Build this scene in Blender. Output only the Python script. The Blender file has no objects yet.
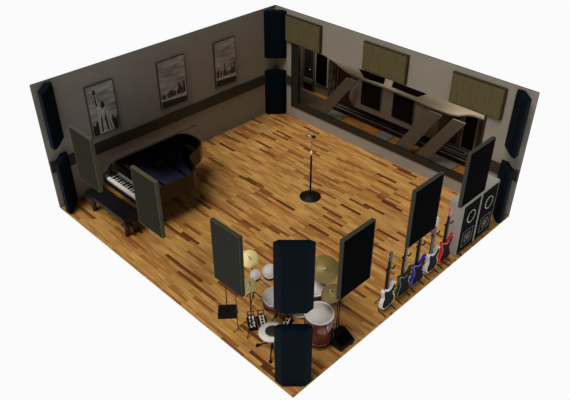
import bpy, bmesh, math, random
from mathutils import Vector, Matrix
random.seed(4)
S = bpy.context.scene
C = S.collection
W, D, H = 7.38, 6.87, 3.0          # room width (x), depth (y), wall height
T = 0.03                           # wall thickness
PI = math.pi

# ------------------------------------------------------------------ materials
def lin(c):
    c = c / 255.0
    return c / 12.92 if c <= 0.04045 else ((c + 0.055) / 1.055) ** 2.4
def rgb(r, g, b): return (lin(r), lin(g), lin(b), 1.0)
MATS = {}
def mat(name, col, rough=0.6, metal=0.0, spec=0.5, noise=0.0, nscale=8.0, stretch=(1, 1, 1), bump=0.0, bscale=60.0, coat=0.0):
    if name in MATS: return MATS[name]
    m = bpy.data.materials.new(name); m.use_nodes = True
    nt = m.node_tree; b = nt.nodes['Principled BSDF']
    b.inputs['Base Color'].default_value = col
    b.inputs['Roughness'].default_value = rough
    b.inputs['Metallic'].default_value = metal
    b.inputs['Specular IOR Level'].default_value = spec
    b.inputs['Coat Weight'].default_value = coat
    tc = nt.nodes.new('ShaderNodeTexCoord')
    mp = nt.nodes.new('ShaderNodeMapping'); mp.inputs['Scale'].default_value = stretch
    nt.links.new(tc.outputs['Object'], mp.inputs['Vector'])
    n = nt.nodes.new('ShaderNodeTexNoise'); n.inputs['Scale'].default_value = nscale; n.inputs['Detail'].default_value = 4
    nt.links.new(mp.outputs['Vector'], n.inputs['Vector'])
    mx = nt.nodes.new('ShaderNodeMix'); mx.data_type = 'RGBA'
    k = 1 - noise; j = 1 + noise
    mx.inputs[6].default_value = (col[0] * k, col[1] * k, col[2] * k, 1)
    mx.inputs[7].default_value = (col[0] * j, col[1] * j, col[2] * j, 1)
    rp = nt.nodes.new('ShaderNodeMapRange'); rp.inputs[1].default_value = 0.35; rp.inputs[2].default_value = 0.65
    nt.links.new(n.outputs['Fac'], rp.inputs[0]); nt.links.new(rp.outputs[0], mx.inputs[0])
    nt.links.new(mx.outputs[2], b.inputs['Base Color'])
    if bump > 0:
        n2 = nt.nodes.new('ShaderNodeTexNoise'); n2.inputs['Scale'].default_value = bscale
        nt.links.new(tc.outputs['Object'], n2.inputs['Vector'])
        bp = nt.nodes.new('ShaderNodeBump'); bp.inputs['Strength'].default_value = bump; bp.inputs['Distance'].default_value = 0.01
        nt.links.new(n2.outputs['Fac'], bp.inputs['Height']); nt.links.new(bp.outputs[0], b.inputs['Normal'])
    MATS[name] = m
    return m

def wood_floor():
    m = bpy.data.materials.new('plank_floor'); m.use_nodes = True
    nt = m.node_tree; b = nt.nodes['Principled BSDF']
    tc = nt.nodes.new('ShaderNodeTexCoord')
    def brick(width, row, off, scl):
        mp = nt.nodes.new('ShaderNodeMapping'); mp.inputs['Location'].default_value = (off, off * 1.7, 0)
        nt.links.new(tc.outputs['Object'], mp.inputs['Vector'])
        br = nt.nodes.new('ShaderNodeTexBrick')
        br.offset = 0.37; br.offset_frequency = 2; br.squash = 1.0
        br.inputs['Color1'].default_value = (0, 0, 0, 1); br.inputs['Color2'].default_value = (1, 1, 1, 1)
        br.inputs['Mortar'].default_value = (0.35, 0.35, 0.35, 1)
        br.inputs['Scale'].default_value = scl; br.inputs['Mortar Size'].default_value = 0.0
        br.inputs['Brick Width'].default_value = width; br.inputs['Row Height'].default_value = row
        nt.links.new(mp.outputs['Vector'], br.inputs['Vector'])
        return br
    br = brick(0.58, 0.076, 3.1, 1.0)
    cr = nt.nodes.new('ShaderNodeValToRGB'); e = cr.color_ramp.elements
    e[0].position = 0.0; e[0].color = FLOORC[0]
    e[1].position = 1.0; e[1].color = FLOORC[5]
    for p, c in ((0.09, FLOORC[1]), (0.17, FLOORC[2]), (0.42, FLOORC[3]), (0.75, FLOORC[4])):
        q = cr.color_ramp.elements.new(p); q.color = c
    nt.links.new(br.outputs['Color'], cr.inputs['Fac'])
    mp = nt.nodes.new('ShaderNodeMapping'); mp.inputs['Scale'].default_value = (1.3, 18, 1)
    nt.links.new(tc.outputs['Object'], mp.inputs['Vector'])
    n = nt.nodes.new('ShaderNodeTexNoise'); n.inputs['Scale'].default_value = 1.6; n.inputs['Detail'].default_value = 6
    nt.links.new(mp.outputs['Vector'], n.inputs['Vector'])
    rp = nt.nodes.new('ShaderNodeMapRange'); rp.inputs[1].default_value = 0.3; rp.inputs[2].default_value = 0.7
    rp.inputs[3].default_value = 0.55; rp.inputs[4].default_value = 1.28
    nt.links.new(n.outputs['Fac'], rp.inputs[0])
    mx = nt.nodes.new('ShaderNodeMix'); mx.data_type = 'RGBA'; mx.blend_type = 'MULTIPLY'; mx.inputs[0].default_value = 1
    nt.links.new(cr.outputs['Color'], mx.inputs[6]); nt.links.new(rp.outputs[0], mx.inputs[7])
    nt.links.new(mx.outputs[2], b.inputs['Base Color'])
    b.inputs['Roughness'].default_value = 0.42; b.inputs['Specular IOR Level'].default_value = 0.3
    return m
FLOORC = [rgb(90, 44, 22), rgb(138, 82, 40), rgb(172, 118, 58), rgb(188, 140, 72), rgb(194, 149, 84), rgb(160, 102, 48)]

M_FLOOR = wood_floor()
M_WALL = mat('wall_paint', rgb(146, 139, 128), 0.85, noise=0.03, nscale=3)
M_CAP = mat('dark_edge', rgb(52, 50, 48), 0.8)
M_TRIM = mat('dark_olive_trim', rgb(44, 40, 31), 0.6, noise=0.08)
M_FRAME = mat('window_frame_dark', rgb(24, 22, 14), 0.6)
M_NAVY = mat('navy_fabric', rgb(2, 14, 24), 0.95, spec=0.1, noise=0.12, nscale=30, bump=0.3, bscale=200)
M_OLIVE = mat('olive_fabric', rgb(94, 87, 58), 0.95, spec=0.1, noise=0.12, nscale=5, stretch=(5, 5, .7), bump=0.2, bscale=150)
M_OLIVED = mat('olive_edge', rgb(58, 54, 32), 0.9, spec=0.1)
M_GREENGREY = mat('greygreen_fabric', rgb(36, 33, 22), 0.95, spec=0.1, noise=0.08, nscale=6, bump=0.2, bscale=150)
M_EDGE = mat('grey_panel_rim', rgb(80, 77, 60), 0.8, spec=0.2)
M_BLACKF = mat('black_fabric', rgb(4, 4, 4), 1.0, spec=0.03, noise=0.1, nscale=20, bump=0.2, bscale=200)
M_BLACK = mat('black_satin', rgb(13, 12, 12), 0.5, spec=0.2)
M_LACQ = mat('piano_lacquer', rgb(17, 14, 13), 0.12, spec=0.6, coat=0.5)
M_LACQREFL = mat('piano_side_reflection', rgb(36, 26, 15), 0.3, spec=0.3)  # black lacquer with the floor's brown reflection put into its colour
M_PLATE = mat('piano_navy', rgb(33, 35, 62), 0.5, spec=0.3, noise=0.1, nscale=3)
M_IVORY = mat('ivory', rgb(238, 234, 224), 0.35)
M_LEATHER = mat('black_leather', rgb(11, 13, 16), 0.45, spec=0.3, noise=0.35, nscale=18, bump=0.5, bscale=40)
M_DKWOOD = mat('dark_brown_wood', rgb(46, 28, 20), 0.4, noise=0.15)
M_CHROME = mat('chrome', rgb(210, 210, 205), 0.2, metal=1.0)
M_STEEL = mat('dark_steel', rgb(60, 56, 52), 0.4, metal=0.6)
M_HEAD = mat('drum_head', rgb(206, 200, 196), 0.6, noise=0.04)
M_HOOP = mat('drum_hoop', rgb(226, 220, 214), 0.4)
M_SHELL = mat('maroon_shell', rgb(100, 38, 22), 0.3, noise=0.2, nscale=10, coat=0.4)
M_BRASS = mat('bright_brass', rgb(255, 234, 158), 0.4, metal=0.1, noise=0.08)
M_OLDBRASS = mat('olive_brass', rgb(136, 118, 66), 0.45, metal=0.2, noise=0.1)
M_GREY = mat('mid_grey', rgb(104, 100, 96), 0.7)
M_CAB = mat('light_grey_cabinet', rgb(150, 147, 140), 0.7, noise=0.03)
M_SPK = mat('speaker_front', rgb(8, 8, 8), 0.9, spec=0.05, noise=0.15, nscale=20)
M_RING = mat('speaker_ring', rgb(170, 168, 162), 0.4)
M_BEIGE = mat('beige_soffit', rgb(172, 160, 138), 0.8, noise=0.04)
M_SLANT = mat('grey_brown_panel', rgb(122, 114, 101), 0.5, noise=0.06)
M_CRWALL = mat('control_wall', rgb(134, 126, 114), 0.8)
M_MAROON = mat('dark_maroon_door', rgb(66, 24, 18), 0.6, noise=0.15)
M_BROWNBK = mat('near_black_brown', rgb(30, 18, 13), 0.7)
M_WOODLT = mat('orange_wood', rgb(205, 140, 66), 0.5, noise=0.3, nscale=4, stretch=(1, 6, 1))
M_CARPET = mat('taupe_carpet', rgb(96, 88, 74), 0.95, noise=0.08)
M_WHITEP = mat('off_white_paint', rgb(205, 202, 194), 0.5)
M_SKYP = mat('print_grey_sky', rgb(150, 145, 140), 0.7, noise=0.4, nscale=2.2, stretch=(1, .8, 3.5))
M_DARKP = mat('print_charcoal', rgb(30, 28, 27), 0.7, noise=0.5, nscale=14)
M_MIDP = mat('print_mid_grey', rgb(58, 55, 52), 0.7, noise=0.6, nscale=12, stretch=(1, 2, .8))
M_LITP = mat('print_light_grey', rgb(178, 172, 166), 0.7, noise=0.4, nscale=16, stretch=(1, 2.5, .6))
M_CANVAS = mat('canvas_edge', rgb(60, 55, 50), 0.8)
def glass():
    m = bpy.data.materials.new('clear_glass'); m.use_nodes = True
    nt = m.node_tree; nt.nodes.remove(nt.nodes['Principled BSDF'])
    out = nt.nodes['Material Output']
    a = nt.nodes.new('ShaderNodeBsdfTransparent'); a.inputs[0].default_value = (0.86, 0.85, 0.83, 1)
    g = nt.nodes.new('ShaderNodeBsdfGlossy'); g.inputs['Roughness'].default_value = 0.02
    f = nt.nodes.new('ShaderNodeFresnel'); f.inputs[0].default_value = 1.12
    mx = nt.nodes.new('ShaderNodeMixShader')
    nt.links.new(f.outputs[0], mx.inputs[0]); nt.links.new(a.outputs[0], mx.inputs[1]); nt.links.new(g.outputs[0], mx.inputs[2])
    nt.links.new(mx.outputs[0], out.inputs[0])
    return m
M_GLASS = glass()

# ------------------------------------------------------------------ mesh helpers
def add_box(bm, x0, x1, y0, y1, z0, z1, mi=0, M=None):
    vs = [bm.verts.new((x, y, z)) for x in (x0, x1) for y in (y0, y1) for z in (z0, z1)]
    if M is not None:
        for v in vs: v.co = M @ v.co
    for f in ((0, 1, 3, 2), (4, 6, 7, 5), (0, 4, 5, 1), (2, 3, 7, 6), (0, 2, 6, 4), (1, 5, 7, 3)):
        bm.faces.new([vs[i] for i in f]).material_index = mi
    return vs
def frame_for(d):
    d = Vector(d).normalized()
    a = Vector((0, 0, 1)) if abs(d.z) < 0.95 else Vector((1, 0, 0))
    u = d.cross(a).normalized(); v = d.cross(u).normalized()
    return d, u, v
def add_lathe(bm, base, axis, prof, n=28, mi=0, cap=True):
    """prof: list of (radius, height along axis)"""
    d, u, v = frame_for(axis); base = Vector(base)
    rings = []
    for r, h in prof:
        c = base + d * h
        if r < 1e-6: rings.append([bm.verts.new(c)])
        else: rings.append([bm.verts.new(c + u * (r * math.cos(2 * PI * i / n)) + v * (r * math.sin(2 * PI * i / n))) for i in range(n)])
    for a, b in zip(rings, rings[1:]):
        for i in range(n):
            j = (i + 1) % n
            if len(a) == 1 and len(b) == 1: continue
            if len(a) == 1: f = bm.faces.new((a[0], b[j], b[i]))
            elif len(b) == 1: f = bm.faces.new((a[i], a[j], b[0]))
            else: f = bm.faces.new((a[i], a[j], b[j], b[i]))
            f.material_index = mi; f.smooth = True
    if cap:
        for rg in (rings[0], rings[-1]):
            if len(rg) > 2: bm.faces.new(rg).material_index = mi
def add_tube(bm, pts, r, n=10, mi=0):
    for a, b in zip(pts, pts[1:]):
        a = Vector(a); b = Vector(b)
        add_lathe(bm, a, b - a, [(r, 0), (r, (b - a).length)], n, mi)
def add_taper(bm, a, b, r0, r1, n=14, mi=0):
    a = Vector(a); b = Vector(b)
    add_lathe(bm, a, b - a, [(r0, 0), (r1, (b - a).length)], n, mi)
def add_prism(bm, poly, z0, z1, mi=0, M=None, top_mi=None):
    """poly in local xy, extruded along z; M maps to place"""
    lo = [bm.verts.new((x, y, z0)) for x, y in poly]; hi = [bm.verts.new((x, y, z1)) for x, y in poly]
    if M is not None:
        for v in lo + hi: v.co = M @ v.co
    bm.faces.new(list(reversed(lo))).material_index = mi
    bm.faces.new(hi).material_index = mi if top_mi is None else top_mi
    n = len(poly)
    for i in range(n):
        j = (i + 1) % n
        bm.faces.new((lo[i], lo[j], hi[j], hi[i])).material_index = mi
def BM(): return bmesh.new()
def root_loc(o):
    v = Vector((0, 0, 0))
    while o is not None: v += o.location; o = o.parent
    return v
def part(name, bm, mats, parent=None, bevel=0.0, label=None):
    if not isinstance(mats, (list, tuple)): mats = [mats]
    off = root_loc(parent) if parent else Vector((0, 0, 0))
    if bevel > 0:
        bmesh.ops.bevel(bm, geom=[e for e in bm.edges if len(e.link_faces) == 2 and e.calc_face_angle(0) > 0.6], offset=bevel, segments=2, affect='EDGES', clamp_overlap=True)
    bmesh.ops.recalc_face_normals(bm, faces=bm.faces)
    for v in bm.verts: v.co -= off
    me = bpy.data.meshes.new(name); bm.to_mesh(me); bm.free()
    for m in mats: me.materials.append(m)
    o = bpy.data.objects.new(name, me); C.objects.link(o)
    if parent: o.parent = parent
    if label: o['label'] = label
    return o
def thing(name, label, cat, loc=(0, 0, 0), group=None):
    o = bpy.data.objects.new(name, None); C.objects.link(o)
    o.location = loc; o.empty_display_size = 0.1
    o['label'] = label; o['category'] = cat
    if group: o['group'] = group
    return o
def struct(name, bm, mats, bevel=0):
    o = part(name, bm, mats, None, bevel); o['kind'] = 'structure'; return o
def dup(root, loc, rotz=None, label=None):
    r = root.copy(); C.objects.link(r); r.location = loc
    if rotz is not None: r.rotation_euler = (0, 0, rotz)
    if label: r['label'] = label
    for ch in list(root.children):
        c = ch.copy(); C.objects.link(c); c.parent = r
        for g in list(ch.children):
            d = g.copy(); C.objects.link(d); d.parent = c
    return r

# ------------------------------------------------------------------ room shell
b = BM(); add_box(b, 0, W, 0, D, -0.02, 0); struct('floor', b, M_FLOOR)
b = BM()
add_box(b, 0, T, 0, D, 0, H)
for f in b.faces:
    c = f.calc_center_median()
    if c.z > H - 1e-3 or c.y < 1e-3: f.material_index = 1
struct('wall_left', b, [M_WALL, M_CAP])
WX0, WX1, WZ0, WZ1 = 0.64, 6.42, 0.32, 2.13
b = BM()
yi = D - T
for x0, x1, z0, z1 in ((T, WX0, 0, H), (WX1, W, 0, H), (WX0, WX1, 0, WZ0), (WX0, WX1, WZ1, H)):
    add_box(b, x0, x1, yi, D, z0, z1)
for f in b.faces:
    c = f.calc_center_median()
    if c.z > H - 1e-3 or c.x > W - 1e-3: f.material_index = 1
struct('wall_right', b, [M_WALL, M_CAP])
# chair-rail band on both walls
b = BM(); add_box(b, T, T + 0.03, 0.0, yi, 0.92, 1.19); struct('trim_1', b, M_TRIM, 0.004)
b = BM(); add_box(b, T + 0.03, WX0, yi - 0.03, yi, 0.93, 1.19); struct('trim_2', b, M_TRIM, 0.004)
b = BM(); add_box(b, WX1, W, yi - 0.03, yi, 0.93, 1.19); struct('trim_3', b, M_TRIM, 0.004)
# long window to the control room
b = BM()
add_box(b, WX0, WX0 + 0.27, yi - 0.02, D + 0.02, WZ0, WZ1)
add_box(b, WX0 + 0.27, WX1 - 0.05, yi - 0.02, D + 0.02, WZ0, WZ0 + 0.17)
add_box(b, WX1 - 0.05, WX1, yi - 0.02, D + 0.02, WZ0, WZ1)
win = struct('window_1', b, M_FRAME)
b = BM(); add_box(b, WX0 + 0.27, WX1 - 0.05, D - 0.03, D - 0.024, WZ0 + 0.17, WZ1)
pane = part('pane', b, M_GLASS, win)

# ------------------------------------------------------------------ corner bass traps
def trap(cx, cy, sx, sy, z0, z1, label):
    t = thing('corner_bass_trap', label, 'acoustic panel', (cx + sx * .2, cy + sy * .2, z0), 'navy corner bass traps')
    body = [(.42, 0.0), (.27, 0), (0, .27), (0.0, .42), (.09, .405), (.405, .09)]
    poly = [(cx + sx * u, cy + sy * v) for u, v in body]
    b = BM(); add_prism(b, poly, z0, z1); part('panel_body', b, M_NAVY, t, 0.006)
    # stitched front face, slightly proud of the body
    a = Vector((cx + sx * .385, cy + sy * .125)); c = Vector((cx + sx * .125, cy + sy * .385)); n = Vector((sx, sy)).normalized() * .012
    q = [a, c, c + n, a + n]
    b = BM(); add_prism(b, [(p.x, p.y) for p in q], z0 + .03, z1 - .03); part('front_fabric', b, M_NAVY, t, 0.004)
for nm, cx, cy, sx, sy in (('left', T, 0, 1, 1), ('far', T, yi, 1, -1), ('right', W, yi, -1, -1), ('near', W, 0, -1, 1)):
    desc = {'left': 'left corner behind the piano bench', 'far': 'far corner between the two walls', 'right': 'right corner beside the speaker cabinets', 'near': 'near corner in front of the drum kit'}[nm]
    trap(cx, cy, sx, sy, 0.04, 1.30, 'lower navy fabric corner panel in the ' + desc)
    trap(cx, cy, sx, sy, 1.68, 2.95, 'upper navy fabric corner panel in the ' + desc)

# ------------------------------------------------------------------ olive panels on the right wall
for i, (x0, x1) in enumerate(((0.46, 1.70), (3.05, 4.33), (5.49, 6.75))):
    lab = ('olive fabric wall panel nearest the far corner', 'olive fabric wall panel above the middle of the window', 'olive fabric wall panel nearest the right corner')[i]
    t = thing('acoustic_wall_panel', lab, 'acoustic panel', ((x0 + x1) / 2, yi, 2.16), 'olive panels above the window')
    b = BM(); add_box(b, x0, x1, yi - .06, yi, 2.18, 2.88); part('backing', b, M_OLIVED, t, .004)
    b = BM(); add_box(b, x0 + .012, x1 - .035, yi - .072, yi - .06, 2.195, 2.845); part('front_fabric', b, M_OLIVE, t, .004)

# ------------------------------------------------------------------ free-hung panels of the two open sides
def hung(axis, a0, a1, label, face, z0=1.42, z1=2.61):
    th = .07
    if axis == 'y': lo, hi = (a0, 0.0), (a1, th); base = ((a0 + a1) / 2, th / 2, z0)
    else: lo, hi = (W - th, a0), (W, a1); base = (W - th / 2, (a0 + a1) / 2, z0)
    t = thing('hanging_acoustic_panel', label, 'acoustic panel', base, 'tall panels along the open sides')
    b = BM(); add_box(b, lo[0], hi[0], lo[1], hi[1], z0, z1); part('rim', b, M_EDGE if face is M_GREENGREY else M_TRIMR, t, .006)
    m = .02
    b = BM()
    if axis == 'y': add_box(b, lo[0] + m, hi[0] - m, -.006, hi[1] + .006, z0 + m, z1 - m)
    else: add_box(b, lo[0] - .006, W + .006, lo[1] + m, hi[1] - m, z0 + m, z1 - m)
    part('fabric_face', b, face, t, .002)
M_TRIMR = mat('black_panel_rim', rgb(58, 58, 50), 0.8, spec=0.2)
hung('y', 1.37, 2.12, 'grey-green tall panel hanging left of the piano bench', M_GREENGREY)
hung('y', 3.43, 4.15, 'grey-green tall panel hanging in front of the piano keyboard', M_GREENGREY)
hung('y', 5.57, 6.24, 'charcoal tall panel hanging left of the drum kit', mat('charcoal_fabric', rgb(39, 40, 33), 0.95, spec=.1, noise=.08, bump=.2))
hung('x', 1.03, 1.79, 'black tall panel hanging right of the drum kit', M_BLACKF)
hung('x', 2.83, 3.66, 'black tall panel hanging above the guitar necks', M_BLACKF)
hung('x', 4.50, 5.36, 'black tall panel hanging above the speaker cabinets', M_BLACKF)

# ------------------------------------------------------------------ posters on the left wall
def wallM(x): return Matrix(((0, 0, 1, x), (1, 0, 0, 0), (0, 1, 0, 0), (0, 0, 0, 1)))  # local (y,z,depth)
def poster(y0, y1, z0, z1, label, kind):
    t = thing('wall_poster', label, 'poster', (T, (y0 + y1) / 2, z0), 'grey canvas prints')
    b = BM(); add_box(b, T, T + .045, y0, y1, z0, z1); part('canvas', b, M_CANVAS, t, .004)
    X = T + .045; m = .02
    b = BM(); add_box(b, X, X + .003, y0 + m, y1 - m, z0 + m, z1 - m); part('print_background', b, M_SKYP, t)
    w, h = y1 - y0, z1 - z0
    def P(pts): return [(y0 + u * w, z0 + v * h) for u, v in pts]
    if kind == 'figure':
        b = BM()
        add_prism(b, P([(.05, .03), (.95, .03), (.95, .30), (.86, .24), (.80, .36), (.74, .22), (.66, .28), (.30, .20), (.22, .34), (.14, .22), (.05, .28)]), X + .003, X + .005, M=wallM(0))
        part('print_foreground', b, M_DARKP, t)
        b = BM()
        add_prism(b, P([(.26, .05), (.80, .05), (.72, .30), (.66, .44), (.62, .52), (.52, .56), (.46, .52), (.40, .56), (.36, .66), (.30, .84), (.24, .84), (.28, .62), (.30, .46), (.26, .28)]), X + .005, X + .008, M=wallM(0))
        part('print_figure', b, M_LITP, t)
        b = BM()
        for pts in ([(.34, .08), (.40, .08), (.42, .40), (.36, .34)], [(.54, .08), (.60, .08), (.56, .46), (.50, .30)], [(.68, .08), (.72, .08), (.62, .40)], [(.27, .60), (.32, .60), (.30, .80), (.26, .82)], [(.45, .52), (.57, .55), (.56, .64), (.50, .67), (.44, .62)], [(.22, .82), (.33, .82), (.31, .91), (.24, .91)]):
            add_prism(b, P(pts), X + .008, X + .009, M=wallM(0))
        part('print_shadow_lines', b, M_DARKP, t)
    else:
        r = random.Random(kind)
        b = BM(); add_prism(b, P([(.04, .03), (.96, .03), (.96, .15), (.04, .19)]), X + .003, X + .005, M=wallM(0)); part('print_water', b, M_DARKP, t)
        b = BM(); add_prism(b, P([(.04, .19), (.96, .15), (.96, .23), (.5, .25), (.04, .27)]), X + .003, X + .006, M=wallM(0)); part('print_shore', b, M_LITP, t)
        b = BM(); u = .06
        while u < .9:
            ww = r.uniform(.04, .09); hh = r.uniform(.30, .40) + (.12 if r.random() < .3 else 0)
            add_prism(b, P([(u, .23), (u + ww, .23), (u + ww, hh), (u + ww * .5, hh + .02), (u, hh)]), X + .006, X + .008, M=wallM(0)); u += ww + r.choice((0, .01, .05))
        part('print_skyline', b, M_MIDP, t)
poster(1.10, 1.80, 1.34, 2.58, 'black and white canvas print of a robed statue, nearest the left corner', 'figure')
poster(2.97, 3.77, 1.34, 2.58, 'black and white skyline canvas print, middle of the three', 7)
poster(4.67, 5.37, 1.34, 2.58, 'black and white skyline canvas print nearest the far corner', 12)

# ------------------------------------------------------------------ grand piano
pn = thing('grand_piano', 'glossy black grand piano with open lid beside the left wall', 'piano', (1.5, 1.9, 0))
out = [(.70, .86), (2.27, .86), (2.30, 1.4), (2.31, 1.95), (2.29, 2.12), (2.22, 2.25), (2.10, 2.33), (1.93, 2.38), (1.78, 2.43), (1.67, 2.54), (1.61, 2.70), (1.56, 2.88), (1.46, 3.02), (1.32, 3.10), (1.12, 3.13), (.92, 3.11), (.78, 3.04), (.70, 2.92)]
def inset(poly, d):
    n = len(poly); res = []
    for i in range(n):
        p0 = Vector(poly[i - 1]); p1 = Vector(poly[i]); p2 = Vector(poly[(i + 1) % n])
        e1 = (p1 - p0).normalized(); e2 = (p2 - p1).normalized()
        nn = Vector((-e1.y - e2.y, e1.x + e2.x)); nn.normalize()
        k = nn.dot(Vector((-e1.y, e1.x)))
        res.append(tuple(p1 + nn * (d / max(k, .5))))
    return res
case = [(x, max(y, 1.16)) for x, y in out]
b = BM()
inn = inset(case, .045)
n = len(case)
rings = [[b.verts.new((x, y, z)) for x, y in pl] for pl, z in ((case, .62), (case, 1.0), (inn, 1.0), (inn, .62))]
for a, c in zip(rings, rings[1:] + rings[:1]):
    for i in range(n):
        j = (i + 1) % n
        if (a[i].co - a[j].co).length < 1e-5: continue
        f = b.faces.new((a[i], a[j], c[j], c[i])); f.material_index = 0
part('case_rim', b, M_LACQREFL, pn)
b = BM(); add_prism(b, inset(case, .04), .64, .86); part('soundboard', b, M_LACQ, pn)
# navy cast plate with struts
plate = [(.76, 1.24), (2.24, 1.24), (2.26, 1.9), (2.2, 2.14), (1.9, 2.24), (1.55, 2.4), (1.25, 2.6), (.76, 2.66)]
b = BM(); add_prism(b, plate, .86, .95); pl = part('iron_plate', b, M_PLATE, pn, .01)
b = BM()
for y0, y1, x0, x1 in ((2.06, 1.96, .76, 2.24), (1.42, 1.40, .76, 2.24)):
    add_prism(b, [(x0, y0 - .025), (x1, y1 - .025), (x1, y1 + .025), (x0, y0 + .025)], .95, .97)
for x in (1.18, 1.62): add_box(b, x, x + .02, 2.05, 2.35, .95, .96)
part('plate_strut', b, M_LACQ, pn)
b = BM()
for k in range(24):
    x = .84 + k * .058; add_tube(b, [(x, 1.45, .958), (x - .02, 1.93 if x > 1.3 else 2.4, .958)], .0015, 4)
o = part('strings', b, M_STEEL, pn); o['kind'] = 'stuff'
b = BM(); add_box(b, 1.40, 1.415, 1.72, 1.98, .96, .975); part('damper_rail', b, M_GREY, pn)
# keybed, cheeks, fallboard, keys
b = BM(); add_box(b, .70, 2.28, .84, 1.17, .60, .70); part('keybed', b, M_LACQ, pn, .008)
for x0, x1 in ((.70, .79), (2.19, 2.28)):
    b = BM(); add_prism(b, [(.84, .70), (1.18, .70), (1.18, 1.0), (1.05, .98), (.98, .88), (.84, .82)], x0, x1, M=Matrix(((0, 0, 1, 0), (1, 0, 0, 0), (0, 1, 0, 0), (0, 0, 0, 1)))); part('key_cheek', b, M_LACQ, pn, .006)
b = BM(); add_box(b, .79, 2.19, 1.03, 1.06, .72, .97); part('fallboard', b, M_LACQ, pn, .004)
b = BM(); add_box(b, .74, 2.24, 1.06, 1.22, .86, 1.0); part('pin_block_cover', b, M_LACQ, pn, .006)
b = BM(); nk = 52; kw = 1.40 / nk
for k in range(nk): add_box(b, .79 + k * kw + .0006, .79 + (k + 1) * kw - .0006, .87, 1.03, .70, .745)
o = part('white_keys', b, M_IVORY, pn)
b = BM()
for k in range(nk - 1):
    if k % 7 in (0, 1, 3, 4, 5): add_box(b, .79 + (k + 1) * kw - .007, .79 + (k + 1) * kw + .007, .94, 1.03, .745, .760)
o = part('black_keys', b, M_LACQ, pn)
b = BM(); add_box(b, 1.1, 1.9, 1.28, 1.30, .93, 1.06); part('music_desk', b, M_LACQ, pn, .004)
# lid, propped at the angle grand lids stand
th = math.radians(33.9)
lidp = [(x - .70, y) for x, y in case]
Ml = Matrix.Translation((.70, 0, 1.01)) @ Matrix.Rotation(-th, 4, 'Y')
b = BM(); add_prism(b, lidp, 0, .018, M=Ml); part('lid', b, M_LACQ, pn, .003)
for x, y in ((.92, 1.28), (2.08, 1.28), (1.15, 2.85)):
    b = BM(); add_lathe(b, (x, y, 0.05), (0, 0, 1), [(.035, 0), (.04, .04), (.03, .1), (.045, .35), (.065, .52), (.07, .60)], 16)
    lg = part('leg', b, M_LACQ, pn)
    b = BM(); add_lathe(b, (x, y - .02, .03), (1, 0, 0), [(.03, -.015), (.03, .015)], 14); part('caster', b, M_BRASS, lg)
b = BM(); add_box(b, 1.42, 1.45, 1.17, 1.2, .12, .62); add_box(b, 1.56, 1.59, 1.17, 1.2, .12, .62); add_box(b, 1.38, 1.63, 1.12, 1.22, .06, .12); add_box(b, 1.44, 1.57, 1.17, 1.2, .4, .43)
ly = part('pedal_lyre', b, M_LACQ, pn, .003)
for x in (1.42, 1.495, 1.57):
    b = BM(); add_box(b, x, x + .025, 1.0, 1.14, .05, .062); part('pedal', b, M_BRASS, ly, .003)

bn = thing('piano_bench', 'long black padded piano bench with thick dark legs', 'bench', (1.33, .60, 0))
b = BM(); add_box(b, .58, 2.10, .40, .80, .42, .52); part('seat', b, M_LEATHER, bn, .02)
b = BM(); add_box(b, .62, 2.06, .45, .75, .34, .42); part('apron', b, M_BLACK, bn, .004)
for x in (.68, 1.98):
    for y in (.50, .71):
        b = BM(); add_taper(b, (x, y, 0), (x, y, .36), .05, .06, 12); part('leg', b, M_DKWOOD, bn)

# ------------------------------------------------------------------ centre microphone stand
ms = thing('microphone_stand', 'black microphone stand with round base alone in the middle of the floor', 'microphone stand', (3.74, 4.30, 0))
x, y = 3.74, 4.30
b = BM(); add_lathe(b, (x, y, 0), (0, 0, 1), [(.245, 0), (.25, .008), (.24, .02), (.06, .035), (.03, .06), (0, .06)], 40); part('base', b, M_BLACK, ms)
b = BM(); add_tube(b, [(x, y, .05), (x, y, 1.15)], .022, 12); part('lower_pole', b, M_BLACK, ms)
b = BM(); add_lathe(b, (x, y, 1.13), (0, 0, 1), [(.024, 0), (.03, .01), (.03, .07), (.018, .09)], 14); part('clutch', b, M_BRASS, ms)
b = BM(); add_tube(b, [(x, y, 1.18), (x, y, 1.52)], .012, 10); part('upper_pole', b, M_CHROME, ms)
b = BM(); add_tube(b, [(x, y, 1.50), (x - .06, y + .02, 1.56)], .016, 10); add_lathe(b, (x - .11, y - .015, 1.565), (.9, .25, .12), [(.026, 0), (.026, .08)], 12); part('clip', b, M_CHROME, ms)
mc = thing('microphone', 'small silver and black microphone clipped to the centre stand', 'microphone', (x, y, 1.55))
dv = Vector((.9, .25, .12)).normalized(); mb = Vector((x - .17, y - .03, 1.56))
b = BM(); add_lathe(b, mb, dv, [(.010, 0), (.014, .01), (.020, .17)], 14); part('handle', b, M_CHROME, mc)
b = BM(); add_lathe(b, mb + dv * .17, dv, [(.021, 0), (.034, .02), (.036, .05), (.026, .08), (0, .09)], 16); part('grille', b, M_BLACK, mc)

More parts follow.
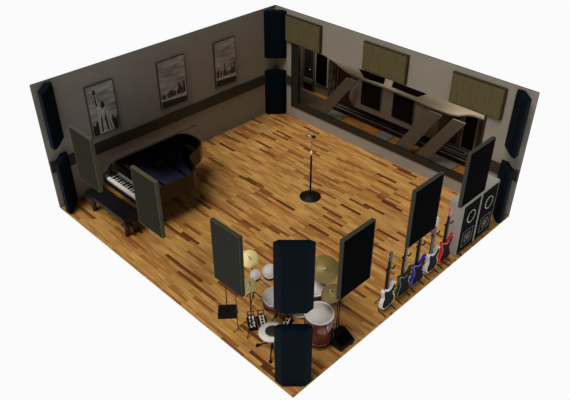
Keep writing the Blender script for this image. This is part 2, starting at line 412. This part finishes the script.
# ------------------------------------------------------------------ drum kit
KIT = 'drum kit pieces in the near corner'
def drum(name, label, c, r, depth, axis, legs=0, stand=None, shell=M_SHELL):
    """c = centre of the batter head, axis points out of the head"""
    a = Vector(axis).normalized(); c = Vector(c)
    t = thing(name, label, 'drum', (c.x, c.y, 0), KIT)
    b = BM(); add_lathe(b, c - a * depth, a, [(r * .97, 0), (r * .97, depth - .004)], 40); part('shell', b, shell, t)
    b = BM(); add_lathe(b, c - a * .006, a, [(r * .93, 0), (r * .93, .008), (0, .009)], 40, cap=False); part('batter_head', b, M_HEAD, t)
    for off in (0, -depth):
        b = BM(); add_lathe(b, c + a * off, a, [(r * .96, -.022), (r * 1.02, -.022), (r * 1.02, .010), (r * .93, .010), (r * .93, 0)], 40, cap=False); part('hoop', b, M_HOOP if off == 0 else M_SHELL, t)
    d, u, v = frame_for(a)
    for k in range(6):
        an = k * PI / 3 + .3; p = c + (u * math.cos(an) + v * math.sin(an)) * r * 1.0
        b = BM(); add_tube(b, [p - a * .02, p - a * (depth * .55)], .006, 6); part('lug', b, M_CHROME, t)
    for k in range(legs):
        an = k * 2 * PI / 3 + .5; px_, py_ = c.x + math.cos(an) * r * 1.03, c.y + math.sin(an) * r * 1.03
        b = BM(); add_tube(b, [(px_, py_, c.z - depth * .6), (px_, py_, .02)], .010, 8); add_lathe(b, (px_, py_, 0), (0, 0, 1), [(.02, 0), (.014, .035)], 10); part('leg', b, M_STEEL, t)
    if stand:
        q = c - a * depth
        b = BM(); add_tube(b, [q, Vector(stand)], .011, 8); part('mount', b, M_CHROME, t)
    return t
bd_ax = Vector((.33, -.94, 0)).normalized()
drum('bass_drum', 'large bass drum lying on its side behind the near corner panel', Vector((6.12, 1.42, .30)) + bd_ax * .15, .28, .36, bd_ax)
drum('tom_drum', 'smallest tom, next to the bright cymbals', (5.60, .86, .95), .09, .16, (.42, -.40, .85), stand=(5.78, 1.15, .50))
drum('tom_drum', 'medium tom beside the near corner panel, left side', (5.72, 1.10, .95), .127, .18, (.42, -.40, .85), stand=(5.9, 1.3, .52))
drum('tom_drum', 'right rack tom tucked behind the olive cymbals', (6.40, 1.55, .75), .20, .22, (.25, -.35, .9), stand=(6.22, 1.45, .56))
sn = drum('snare_drum', 'maroon snare drum with pale head left of the near corner panel', (6.03, .93, .66), .215, .19, (.10, -.08, 1.0))
ss = thing('snare_stand', 'black spider stand under the maroon snare drum', 'drum stand', (6.03, .95, 0), KIT)
b = BM(); add_tube(b, [(6.03, .95, .10), (6.03, .95, .40)], .014, 10); part('pole', b, M_BLACK, ss)
for k in range(3):
    an = k * 2 * PI / 3 + .6
    b = BM(); add_tube(b, [(6.03, .95, .22), (6.03 + .26 * math.cos(an), .95 + .26 * math.sin(an), .012)], .011, 8); part('leg', b, M_BLACK, ss)
    b = BM(); add_tube(b, [(6.03, .95, .38), (6.03 + .19 * math.cos(an + .5), .95 + .19 * math.sin(an + .5), .45)], .010, 8); part('basket_arm', b, M_BLACK, ss)
drum('floor_tom', 'large maroon floor tom with big pale head right of the near corner panel', (6.88, 1.14, .72), .25, .56, (.06, -.04, 1), legs=3)

def cymbal(b, c, axis, r, mi=0):
    add_lathe(b, c, axis, [(0, -.004), (r * .25, -.004), (r, -.022), (r * 1.0, -.019), (r * .30, .006), (r * .2, .028), (r * .08, .036), (0, .037)], 40, mi, cap=False)
def cym_stand(label, c, axis, r, m, foot, hh=False):
    c = Vector(c); a = Vector(axis).normalized()
    t = thing('hi_hat_cymbals' if hh else 'cymbal_on_stand', label, 'cymbal', (foot[0], foot[1], 0), KIT)
    b = BM(); cymbal(b, c, a, r)
    part('cymbal', b, m, t)
    if hh:
        b = BM(); add_lathe(b, c - a * .05, a, [(0, 0), (r * .3, .0), (r, .022), (r, .025), (0, .01)], 40, cap=False); part('cymbal', b, m, t)
    b = BM(); add_lathe(b, c + a * .036, a, [(.024, 0), (.024, .018), (.010, .02), (.010, .05), (.016, .05), (.016, .065), (0, .066)], 12); part('wing_nut', b, M_CHROME, t)
    b = BM(); add_tube(b, [(foot[0], foot[1], .1), (foot[0], foot[1], c.z * .7), tuple(c - a * .02)], .010, 8); part('pole', b, M_STEEL, t)
    for k in range(3):
        an = k * 2 * PI / 3 + 1.0
        b = BM(); add_tube(b, [(foot[0], foot[1], .28), (foot[0] + .22 * math.cos(an), foot[1] + .22 * math.sin(an), .01)], .009, 8); part('leg', b, M_STEEL, t)
cym_stand('bright brass cymbal beside the charcoal hanging panel, the further one', (5.34, .97, 1.10), (.40, -.40, .85), .165, M_BRASS, (5.36, 1.02))
cym_stand('small bright brass hi-hat beside the charcoal hanging panel, the nearer one', (5.84, .50, 1.10), (.25, -.25, 1), .14, M_BRASS, (5.84, .52), True)
cym_stand('largest olive cymbal between the near corner panel and black panel', (6.47, 1.70, 1.10), (.42, -.36, .84), .26, M_OLDBRASS, (6.36, 1.88))
cym_stand('smaller tilted olive cymbal above the floor tom', (6.96, 1.34, 1.10), (-.05, -.38, .92), .19, M_OLDBRASS, (6.98, 1.50))

# throne
t = thing('drum_throne', 'round grey drum stool with pale rim and black tripod legs', 'stool', (6.46, .43, 0))
tx, ty = 6.46, .43
b = BM(); add_lathe(b, (tx, ty, .44), (0, 0, 1), [(.05, -.01), (.20, 0), (.23, .03), (.22, .06), (.19, .075)], 36, cap=False); part('seat_rim', b, M_WHITEP, t)
b = BM(); add_lathe(b, (tx, ty, .50), (0, 0, 1), [(.205, 0), (.16, .018), (.12, .018), (0, .012)], 36, cap=False); part('seat_pad', b, M_WHITEP, t)
b = BM(); add_lathe(b, (tx + .02, ty + .0, .516), (0, 0, 1), [(.135, 0), (.12, .008), (0, .009)], 30); part('seat_centre', b, M_STEEL, t)
b = BM(); add_tube(b, [(tx, ty, .08), (tx, ty, .45)], .02, 12); part('pole', b, M_BLACK, t)
for an in (-1.05, 3.6, 1.4):
    fx, fy = tx + .30 * math.cos(an), ty + .22 * math.sin(an)
    b = BM(); add_tube(b, [(tx, ty, .24), (fx, fy, .03)], .014, 8); lg = part('leg', b, M_BLACK, t)
    b = BM(); add_lathe(b, (fx, fy, 0), (0, 0, 1), [(.03, 0), (.034, .02), (.02, .05)], 12); part('rubber_foot', b, M_BLACK, lg)

# foot pedals
def pedal(label, x, y, rz):
    t = thing('foot_pedal', label, 'pedal', (0, 0, 0), 'drum foot pedals')
    b = BM(); add_box(b, -.08, .08, -.17, .17, 0, .015); part('base_plate', b, M_BLACK, t, .003)
    Mx = Matrix.Translation((0, -.15, .02)) @ Matrix.Rotation(math.radians(14), 4, 'X')
    b = BM(); add_box(b, -.06, .06, 0, .30, 0, .012, M=Mx); fb = part('footboard', b, M_BLACK, t, .003)
    b = BM()
    for s in (-.032, .032): add_box(b, s - .010, s + .010, .03, .27, .012, .017, M=Mx)
    for k in range(4): add_box(b, -.032, .032, .05 + k * .06, .064 + k * .06, .012, .017, M=Mx)
    part('grip_strip', b, M_IVORY, fb)
    b = BM()
    for s in (-.05, .05): add_box(b, s - .008, s + .008, .13, .15, .015, .19)
    add_tube(b, [(-.05, .14, .18), (.05, .14, .18)], .008, 8)
    part('upright', b, M_STEEL, t)
    t.location = (x, y, 0); t.rotation_euler = (0, 0, rz); t['label'] = label
    return t
ped = pedal('black foot pedal with white grip strips, leftmost of the pair by the stool', 5.74, .62, math.radians(58))
dup(ped, (5.85, .77, 0), None, 'black foot pedal with white grip strips, right one of the pair by the stool')
dup(ped, (6.20, 1.03, 0), math.radians(20), 'black foot pedal with white grip strips between the two near corner panels')

# stands left of the kit
t = thing('square_base_stand', 'thin pole stand on a square black base plate left of the drum kit', 'stand', (5.20, .50, 0))
b = BM(); Ms = Matrix.Translation((5.20, .50, 0)) @ Matrix.Rotation(math.radians(48), 4, 'Z')
add_box(b, -.17, .17, -.17, .17, 0, .03, M=Ms); part('base_plate', b, M_BLACK, t, .006)
b = BM(); add_tube(b, [(5.20, .50, .03), (5.20, .50, 1.75)], .010, 10); part('pole', b, M_STEEL, t)
b = BM(); add_lathe(b, (5.20, .50, .03), (0, 0, 1), [(.03, 0), (.02, .04)], 12); add_lathe(b, (5.20, .50, 1.7), (0, 0, 1), [(.02, 0), (.03, .1), (.0, .14)], 12); part('fitting', b, M_BLACK, t)
t = thing('thin_pole_stand', 'slender dark pole with a clamp between square base and hi-hat', 'stand', (5.68, .34, 0))
b = BM(); add_tube(b, [(5.68, .34, .02), (5.66, .33, 1.5)], .008, 8); part('pole', b, M_STEEL, t)
b = BM(); add_lathe(b, (5.675, .338, .44), (0, 0, 1), [(.02, 0), (.022, .05), (.01, .07)], 10); part('clamp', b, M_BLACK, t)
for k in range(3):
    an = k * 2.09 + .3
    b = BM(); add_tube(b, [(5.68, .34, .06), (5.68 + .10 * math.cos(an), .34 + .10 * math.sin(an), .008)], .006, 6); part('leg', b, M_STEEL, t)
t = thing('short_pole_stand', 'short black pole with knob between floor tom and floor monitor', 'stand', (7.0, 1.62, 0))
b = BM(); add_tube(b, [(6.98, 1.55, .02), (6.98, 1.55, .80)], .010, 8); part('pole', b, M_BLACK, t)
b = BM(); add_lathe(b, (6.98, 1.55, .76), (0, 0, 1), [(.012, 0), (.026, .02), (.026, .05), (.0, .08)], 10); part('knob', b, M_BLACK, t)
b = BM(); add_lathe(b, (6.98, 1.55, 0), (0, 0, 1), [(.09, 0), (.09, .012), (.02, .03)], 20); part('base', b, M_BLACK, t)
# floor monitor
t = thing('floor_monitor', 'black wedge floor monitor right of the large floor tom', 'speaker', (7.16, 1.5, 0))
b = BM(); Mw = Matrix.Translation((7.15, 1.43, 0)) @ Matrix.Rotation(math.radians(0), 4, 'Z') @ Matrix(((1, 0, 0, 0), (0, 0, 1, 0), (0, 1, 0, 0), (0, 0, 0, 1)))
add_prism(b, [(-.16, 0), (.16, 0), (.16, .06), (-.06, .19), (-.16, .17)], -.18, .18, M=Mw); part('cabinet', b, M_BLACK, t, .006)
b = BM(); Mg = Matrix.Translation((7.20, 1.43, .127)) @ Matrix.Rotation(math.radians(30.6), 4, 'Y'); add_box(b, -.10, .10, -.15, .15, -.002, .006, M=Mg); part('grille', b, M_BLACKF, t)

# ------------------------------------------------------------------ electric guitars on stands
def guitar(label, ym, side, back, neckm, headm, shape, k=1.3):
    t = thing('electric_guitar', label, 'guitar', (0, 0, 0), 'electric guitars on stands')
    # local: u = along y, v = along z; total length 1.3; back towards +x
    if shape == 0:
        o = [(0, .0), (.10, .01), (.165, .07), (.17, .15), (.125, .24), (.115, .30), (.155, .38), (.17, .46), (.13, .475), (.085, .40), (.04, .375), (-.04, .375), (-.075, .41), (-.12, .44), (-.15, .40), (-.13, .31), (-.115, .25), (-.155, .17), (-.165, .08), (-.10, .01)]
    else:
        o = [(0, .02), (.12, -.01), (.18, .06), (.15, .18), (.10, .26), (.12, .36), (.19, .50), (.155, .50), (.07, .40), (-.03, .385), (-.07, .43), (-.15, .48), (-.16, .44), (-.11, .30), (-.11, .22), (-.17, .12), (-.16, .03), (-.08, .0)]
    o = [(u * 1.16, v * 1.12) for u, v in o]
    Mb = Matrix(((0, 0, 1, 0), (1, 0, 0, 0), (0, 1, 0, 0), (0, 0, 0, 1)))
    b = BM(); add_prism(b, o, -.045, .02, M=Mb); body = part('body', b, side, t, .006)
    b = BM(); add_prism(b, [(u * .84 + .004, v * .88 + .022) for u, v in o], .018, .026, M=Mb); part('back_plate', b, back, body)
    b = BM(); add_prism(b, [(-.03, .30), (.03, .30), (.024, 1.08), (-.024, 1.08)], -.055, -.022, M=Mb); nk_ = part('neck', b, neckm, t, .005)
    b = BM(); add_prism(b, [(-.02, 0), (.02, 0), (.02, .68), (-.02, .68)], -.062, -.055, M=Mb @ Matrix.Translation((0, .40, 0))); part('fretboard', b, M_DKWOOD, nk_)
    b = BM(); add_prism(b, [(-.026, 1.08), (.026, 1.08), (.05, 1.14), (.045, 1.25), (.01, 1.30), (-.03, 1.27), (-.045, 1.15)], -.05, -.022, M=Mb); hd = part('headstock', b, headm, t, .004)
    for q in range(6):
        b = BM(); s = 1 if q % 2 else -1; z = 1.12 + .045 * (q // 2)
        add_tube(b, [(-.035, s * .04, z), (-.035, s * .07, z)], .008, 6); part('tuning_peg', b, M_CHROME, hd)
    b = BM(); add_box(b, -.058, -.045, -.05, .05, .10, .13); part('bridge', b, M_CHROME, t)
    t.location = (7.24, ym, .10)
    return t
def gstand(ym, label, first=None):
    if first: return dup(first, (7.24, ym, 0), None, label)
    t = thing('guitar_stand', label, 'guitar stand', (0, 0, 0), 'guitar stands')
    b = BM(); add_tube(b, [(-.075, 0, .30), (-.075, 0, .98)], .012, 8); part('pole', b, M_BLACK, t)
    b = BM(); add_tube(b, [(-.075, 0, .95), (-.075, -.055, .97), (.0, -.06, .985)], .012, 8); add_tube(b, [(-.075, 0, .95), (-.075, .055, .97), (.0, .06, .985)], .012, 8)
    add_tube(b, [(.0, .06, .985), (.0, .12, 1.02)], .015, 8); part('neck_yoke', b, M_BLACK, t)
    for s in (-1, 1):
        b = BM(); add_tube(b, [(-.075, 0, .32), (-.08, s * .14, .06), (.10, s * .15, .012)], .010, 8); part('leg', b, M_BLACK, t)
        b = BM(); add_tube(b, [(-.07, s * .10, .10), (-.01, s * .10, .088), (0, s * .10, .092)], .010, 8); part('body_rest', b, M_BLACK, t)
    b = BM(); add_tube(b, [(-.075, 0, .32), (-.26, 0, .012)], .010, 8); part('leg', b, M_BLACK, t)
    t.location = (7.24, ym, 0)
    return t
M_GW = mat('white_lacquer', rgb(225, 224, 222), .3, coat=.4)
M_GK = mat('charcoal_back', rgb(30, 31, 30), .8, spec=.08, noise=.15)
M_GG = mat('green_lacquer', rgb(24, 58, 34), .3, coat=.4)
M_GGB = mat('dark_green_back', rgb(12, 24, 15), .8, spec=.08, noise=.2)
M_GB = mat('blue_lacquer', rgb(50, 42, 170), .3, coat=.4)
M_GBB = mat('dark_blue_back', rgb(16, 12, 38), .8, spec=.08, noise=.2)
M_GR = mat('red_lacquer', rgb(200, 34, 28), .3, coat=.4)
M_GRB = mat('dark_red_back', rgb(40, 8, 8), .8, spec=.08, noise=.2)
guitar('white-edged charcoal electric guitar nearest the drum kit', 2.60, M_GW, M_GK, M_BLACK, M_STEEL, 0)
guitar('dark green electric guitar second from the drum kit', 3.08, M_GG, M_GGB, M_DKWOOD, M_STEEL, 1)
guitar('blue electric guitar in the middle of the row', 3.52, M_GB, M_GBB, M_BLACK, M_BLACK, 1)
guitar('white electric guitar with charcoal back and silver neck', 4.00, M_GW, M_GK, M_GREY, M_WHITEP, 0)
guitar('bright red electric guitar beside the speaker cabinets', 4.46, M_GR, M_GRB, M_BLACK, M_GR, 1)
gs = gstand(2.60, 'black stand holding the white-edged charcoal guitar nearest the drums')
for yv, l in ((3.08, 'black stand holding the dark green guitar'), (3.52, 'black stand holding the blue guitar'), (4.00, 'black stand holding the white guitar'), (4.46, 'black stand holding the red guitar')): gstand(yv, l, gs)

# ------------------------------------------------------------------ speaker cabinets
def cabinet(label, y0, y1):
    x0, x1, z1 = 6.98, 7.30, 1.27; ym = (y0 + y1) / 2
    t = thing('speaker_cabinet', label, 'speaker', ((x0 + x1) / 2, ym, 0), 'tall speaker cabinets')
    b = BM(); add_box(b, x0, x1, y0, y1, .0, z1); part('cabinet', b, M_CAB, t, .006)
    b = BM(); add_box(b, x1, x1 + .012, y0 + .05, y1 - .04, .05, z1 - .06); part('front_baffle', b, M_SPK, t, .003)
    X = x1 + .012
    b = BM(); add_lathe(b, (X, ym, .88), (1, 0, 0), [(.13, 0), (.15, 0), (.15, .014), (.13, .014)], 36, cap=False); part('woofer_ring', b, M_RING, t)
    b = BM(); add_lathe(b, (X, ym, .88), (1, 0, 0), [(.128, .008), (.07, .001), (.06, .012), (0, .018)], 30, cap=False); part('woofer_cone', b, M_SPK, t)
    b = BM(); s, w = .19, .012
    for a in ((-s, s, -s, -s + w), (-s, s, s - w, s), (-s, -s + w, -s + w, s - w), (s - w, s, -s + w, s - w)): add_box(b, X, X + .008, ym + a[0], ym + a[1], .36 + a[2], .36 + a[3])
    part('horn_frame', b, M_GREY, t)
    b = BM(); s = .10
    for a in ((-s, s, -s, -s + .02), (-s, s, s - .02, s), (-s, -s + .02, -s + .02, s - .02), (s - .02, s, -s + .02, s - .02)): add_box(b, X, X + .01, ym + a[0], ym + a[1], .36 + a[2], .36 + a[3])
    add_lathe(b, (X, ym, .36), (1, 0, 0), [(.05, 0), (.05, .01), (0, .016)], 20)
    part('horn_throat', b, M_GREY, t)
cabinet('tall black-fronted speaker cabinet nearest the red guitar', 4.80, 5.47)
cabinet('tall black-fronted speaker cabinet nearest the right corner', 5.475, 6.145)

# ------------------------------------------------------------------ control room beyond the window
CX0, CX1, CY0, CY1 = 0.06, 6.46, D, 7.95
b = BM(); add_box(b, CX0, CX1, CY0 + .0, CY1, .20, .30); o = struct('floor', b, M_WOODLT)
b = BM(); add_box(b, CX0, CX1, CY1, CY1 + .05, .20, 2.05); struct('wall_back', b, M_CRWALL)
b = BM(); add_box(b, CX0 - .05, CX0, D, CY1 + .05, .20, 2.05); struct('wall_side', b, M_CRWALL)
b = BM(); add_box(b, CX1, CX1 + .05, D, CY1 + .05, .20, 2.05); struct('wall_side', b, M_CRWALL)
# beige curved soffit with its front body
t = thing('curved_soffit', 'beige curved soffit carrying the monitors behind the window', 'soffit', (3.9, 7.5, .95))
b = BM(); cur = [(1.08, 7.62), (1.55, 7.47), (1.95, 7.30), (2.30, 7.17), (2.6, 7.13), (2.9, 7.12), (3.4, 7.12), (4.2, 7.11), (4.7, 7.07), (5.0, 7.04), (5.4, 7.05), (5.6, 7.12), (5.72, 7.30), (5.85, 7.38), (6.25, 7.40), (6.25, 7.86), (1.08, 7.86)]
add_prism(b, cur, 1.71, 1.75); part('top_shelf', b, M_BEIGE, t, .006)
b = BM(); add_prism(b, [(2.22, 7.42), (2.65, 7.18), (4.80, 7.18), (5.02, 7.32), (5.02, 7.93), (2.30, 7.93)], .86, 1.71); part('front_body', b, M_CRWALL, t, .004)
for px0, px1 in ((2.80, 3.44), (3.78, 4.42)):
    n_ = 'left' if px0 < 3.2 else 'right'
    t = thing('soffit_monitor', 'black square monitor set in the soffit front, the %s one' % n_, 'speaker', ((px0 + px1) / 2, 7.16, 1.03), 'monitors in the soffit')
    b = BM(); add_box(b, px0, px1, 7.15, 7.18, 1.03, 1.68); part('cabinet_rim', b, M_GREY, t, .003)
    b = BM(); add_box(b, px0 + .02, px1 - .02, 7.14, 7.15, 1.045, 1.665); part('grille', b, M_BLACKF, t)
for pts, n_ in (([(2.20, 7.66), (3.16, 7.66), (3.42, 7.22), (2.86, 7.17)], 'left'), ([(3.40, 7.68), (4.50, 7.66), (4.42, 7.22), (3.66, 7.23)], 'right')):
    cxx = sum(p[0] for p in pts) / 4
    t = thing('soffit_vent_panel', 'black trapezoid panel lying on the soffit top, the %s one' % n_, 'panel', (cxx, 7.35, 1.75), 'black panels on the soffit')
    b = BM(); add_prism(b, list(reversed(pts)), 1.75, 1.775); part('board', b, M_BLACKF, t, .003)
    b = BM(); add_prism(b, [(cxx + (p[0] - cxx) * .8, 7.42 + (p[1] - 7.42) * .8) for p in reversed(pts)], 1.775, 1.78); part('top_fabric', b, M_BLACKF, t)
# slanted grey-brown panels crossing behind the glass
MY = Matrix(((1, 0, 0, 0), (0, 0, 1, 0), (0, 1, 0, 0), (0, 0, 0, 1)))
for pts, lab in (([(2.48, 1.72), (2.80, 1.72), (1.76, .30), (1.40, .30)], 'slanted grey panel behind the left part of the window'),
                 ([(4.95, 1.71), (5.30, 1.71), (4.46, .30), (4.06, .30)], 'slanted grey panel behind the window, left one of the right pair'),
                 ([(5.60, 1.73), (5.92, 1.73), (5.02, .30), (4.66, .30)], 'slanted grey panel behind the window, right one of the right pair')):
    t = thing('slanted_panel', lab, 'panel', ((pts[2][0] + pts[3][0]) / 2, 6.93, .30), 'slanted panels behind the glass')
    b = BM(); add_prism(b, pts, 6.91, 6.95, M=MY); part('board', b, M_SLANT, t, .003)
    b = BM()
    for q0, q1 in ((pts[0], pts[3]), (pts[1], pts[2])): add_tube(b, [(q0[0], 6.93, q0[1] - .01), (q1[0], 6.93, q1[1] + .02)], .012, 6)
    part('edge_trim', b, M_GREY, t)
# doors, posts and dark panels on the control room back wall
Y = CY1
def backpanel(name, lab, cat, x0, x1, z0, z1, m, kind=None, ff=M_CRWALL, yy=None):
    yb = Y if yy is None else yy
    t = thing(name, lab, cat, ((x0 + x1) / 2, yb, z0))
    b = BM(); add_box(b, x0, x1, yb - .05, yb, z0, z1); part('frame', b, ff, t, .004)
    b = BM(); add_box(b, x0 + .03, x1 - .03, yb - .062, yb - .05, z0 + .03, z1 - .03); part('panel', b, m, t)
    return t
def door(nm, x0, x1, m):
    b = BM(); add_box(b, x0, x1, Y - .05, Y, .30, 1.98); o = struct(nm, b, M_GREY)
    b = BM(); add_box(b, x0 + .04, x1 - .04, Y - .065, Y - .05, .32, 1.94); part('door_leaf', b, m, o)
    b = BM(); add_tube(b, [(x1 - .10, Y - .065, 1.0), (x1 - .10, Y - .10, 1.0), (x1 - .18, Y - .10, 1.0)], .01, 8); part('handle', b, M_CHROME, o)
door('door_1', .10, .50, M_BROWNBK)
backpanel('absorber_panel', 'tall black absorber on the far control room wall, left end', 'acoustic panel', .55, 1.02, .62, 1.95, M_BLACKF, ff=M_WHITEP)
door('door_2', 1.36, 1.95, M_MAROON)
# rumpled black-and-white curtain between absorber and maroon door
t = thing('curtain', 'narrow pale curtain beside the dark maroon door', 'curtain', (1.19, Y - .06, .40))
b = BM(); n = 30; pr = []
for k in range(n + 1):
    u = k / n; pr.append((1.06 + .26 * u, Y - .07 + .025 * math.sin(u * 5 * 2 * PI)))
add_prism(b, pr + [(p[0], p[1] + .012) for p in reversed(pr)], .40, 1.70); part('cloth', b, mat('curtain_cloth', rgb(120, 114, 104), .8, noise=.75, nscale=9, stretch=(1, 1, .6)), t)
b = BM(); add_tube(b, [(1.04, Y - .06, 1.72), (1.34, Y - .06, 1.72)], .012, 8); part('rod', b, M_CHROME, t)
backpanel('absorber_panel', 'tall black absorber on the far control room wall, right end', 'acoustic panel', 5.36, 5.74, .50, 1.95, M_BLACKF, ff=M_WHITEP)
backpanel('wall_panel', 'dark maroon wall panel right of the soffit behind the window', 'panel', 5.04, 5.28, .50, 1.95, M_MAROON)
door('door_3', 5.78, 6.12, M_MAROON)
# grey cable crossbar
b = BM(); add_box(b, .12, .50, Y - .13, Y - .065, .58, .70); t = part('crossbar', b, M_GREY, None, .005); t['label'] = 'short grey bar across the dark door at the far left'; t['category'] = 'bar'
# taupe carpet, grey floor boxes, low console
b = BM(); add_box(b, .10, 1.45, 6.90, 7.80, .30, .315); t = part('carpet', b, M_CARPET, None, .003); t['label'] = 'taupe carpet at the left end of the control room'; t['category'] = 'carpet'
for x0, x1, lab in ((1.55, 2.15, 'low grey floor box nearest the left slanted panel'), (3.34, 3.74, 'low grey floor box under the monitors'), (4.86, 5.66, 'low grey floor box at the right end of the window')):
    t = thing('floor_box', lab, 'box', ((x0 + x1) / 2, 7.48, .30), 'grey floor boxes')
    b = BM(); add_box(b, x0, x1, 7.10, 7.46, .30, .33); part('body', b, M_CAB, t, .004)
    b = BM(); add_box(b, x0 + .04, x1 - .04, 7.13, 7.43, .33, .335); part('lid', b, M_CAB, t)
t = thing('mixing_console', 'long low black console running behind the window', 'console', (3.6, 7.7, .30))
b = BM(); add_box(b, 1.45, 5.95, 7.50, 7.84, .30, .44); part('body', b, M_BLACK, t, .006)
for yv in (7.49, 7.62):
    b = BM(); add_box(b, 1.45, 5.95, yv, yv + .02, .43, .45); part('light_rail', b, M_CAB, t)
b = BM()
for k in range(60): add_box(b, 1.9 + k * .065, 1.93 + k * .065, 7.74, 7.79, .44, .455)
part('fader_row', b, M_STEEL, t)
t = thing('white_keyboard', 'small pale keyboard on the console, right end', 'keyboard', (5.35, 7.72, .45))
b = BM(); add_box(b, 5.02, 5.66, 7.68, 7.82, .455, .49); part('body', b, M_CAB, t, .004)
b = BM()
for k in range(16): add_box(b, 5.05 + k * .036, 5.078 + k * .036, 7.69, 7.76, .49, .50)
part('keys', b, M_BLACK, t)

for lx, en in ((0.9, 11), (3.6, 6), (5.75, 16)):  # added fill points that brighten the control room, no fixtures behind them
    cl = bpy.data.lights.new('control_room_fill', 'POINT'); cl.energy = en; cl.shadow_soft_size = .15; cl.color = (1, .93, .84)
    o = bpy.data.objects.new('control_room_fill', cl); C.objects.link(o); o.location = (lx, 7.10, 2.25)
# ------------------------------------------------------------------ light, sky, camera
w = bpy.data.worlds.new('World'); S.world = w; w.use_nodes = True
nt = w.node_tree; bg = nt.nodes['Background']
tc = nt.nodes.new('ShaderNodeTexCoord'); sp = nt.nodes.new('ShaderNodeSeparateXYZ')
nt.links.new(tc.outputs['Generated'], sp.inputs[0])
cr = nt.nodes.new('ShaderNodeValToRGB'); e = cr.color_ramp.elements
SKY = 0.10
e[0].position = 0.47; e[0].color = (.965, .965, .965, 1); e[1].position = 0.53; e[1].color = (SKY, SKY * .97, SKY * .92, 1)
mr = nt.nodes.new('ShaderNodeMapRange'); mr.inputs[1].default_value = -1; mr.inputs[2].default_value = 1
nt.links.new(sp.outputs['Z'], mr.inputs[0]); nt.links.new(mr.outputs[0], cr.inputs['Fac'])
nt.links.new(cr.outputs['Color'], bg.inputs['Color'])
L = bpy.data.lights.new('ceiling_sun', 'SUN'); L.energy = 2.65; L.angle = math.radians(35); L.color = (1, .97, .92)
lo = bpy.data.objects.new('ceiling_sun', L); C.objects.link(lo)
lo.rotation_euler = Vector((.06, .45, -.88)).to_track_quat('-Z', 'Y').to_euler(); lo.location = (3.7, 3, 8)

cam = bpy.data.cameras.new('camera'); co = bpy.data.objects.new('camera', cam); C.objects.link(co)
cam.sensor_width = 36; cam.lens = 643.31 / 570 * 36; cam.clip_end = 200
co.location = (11.9422, -4.7689, 8.5291)
co.rotation_euler = (math.radians(90 - 35.2354), 0, math.radians(134.8618 - 90))
S.camera = co
S.view_settings.view_transform = 'Standard'; S.view_settings.look = 'None'
S.view_settings.exposure = 0; S.view_settings.gamma = 1; S.view_settings.use_curve_mapping = False
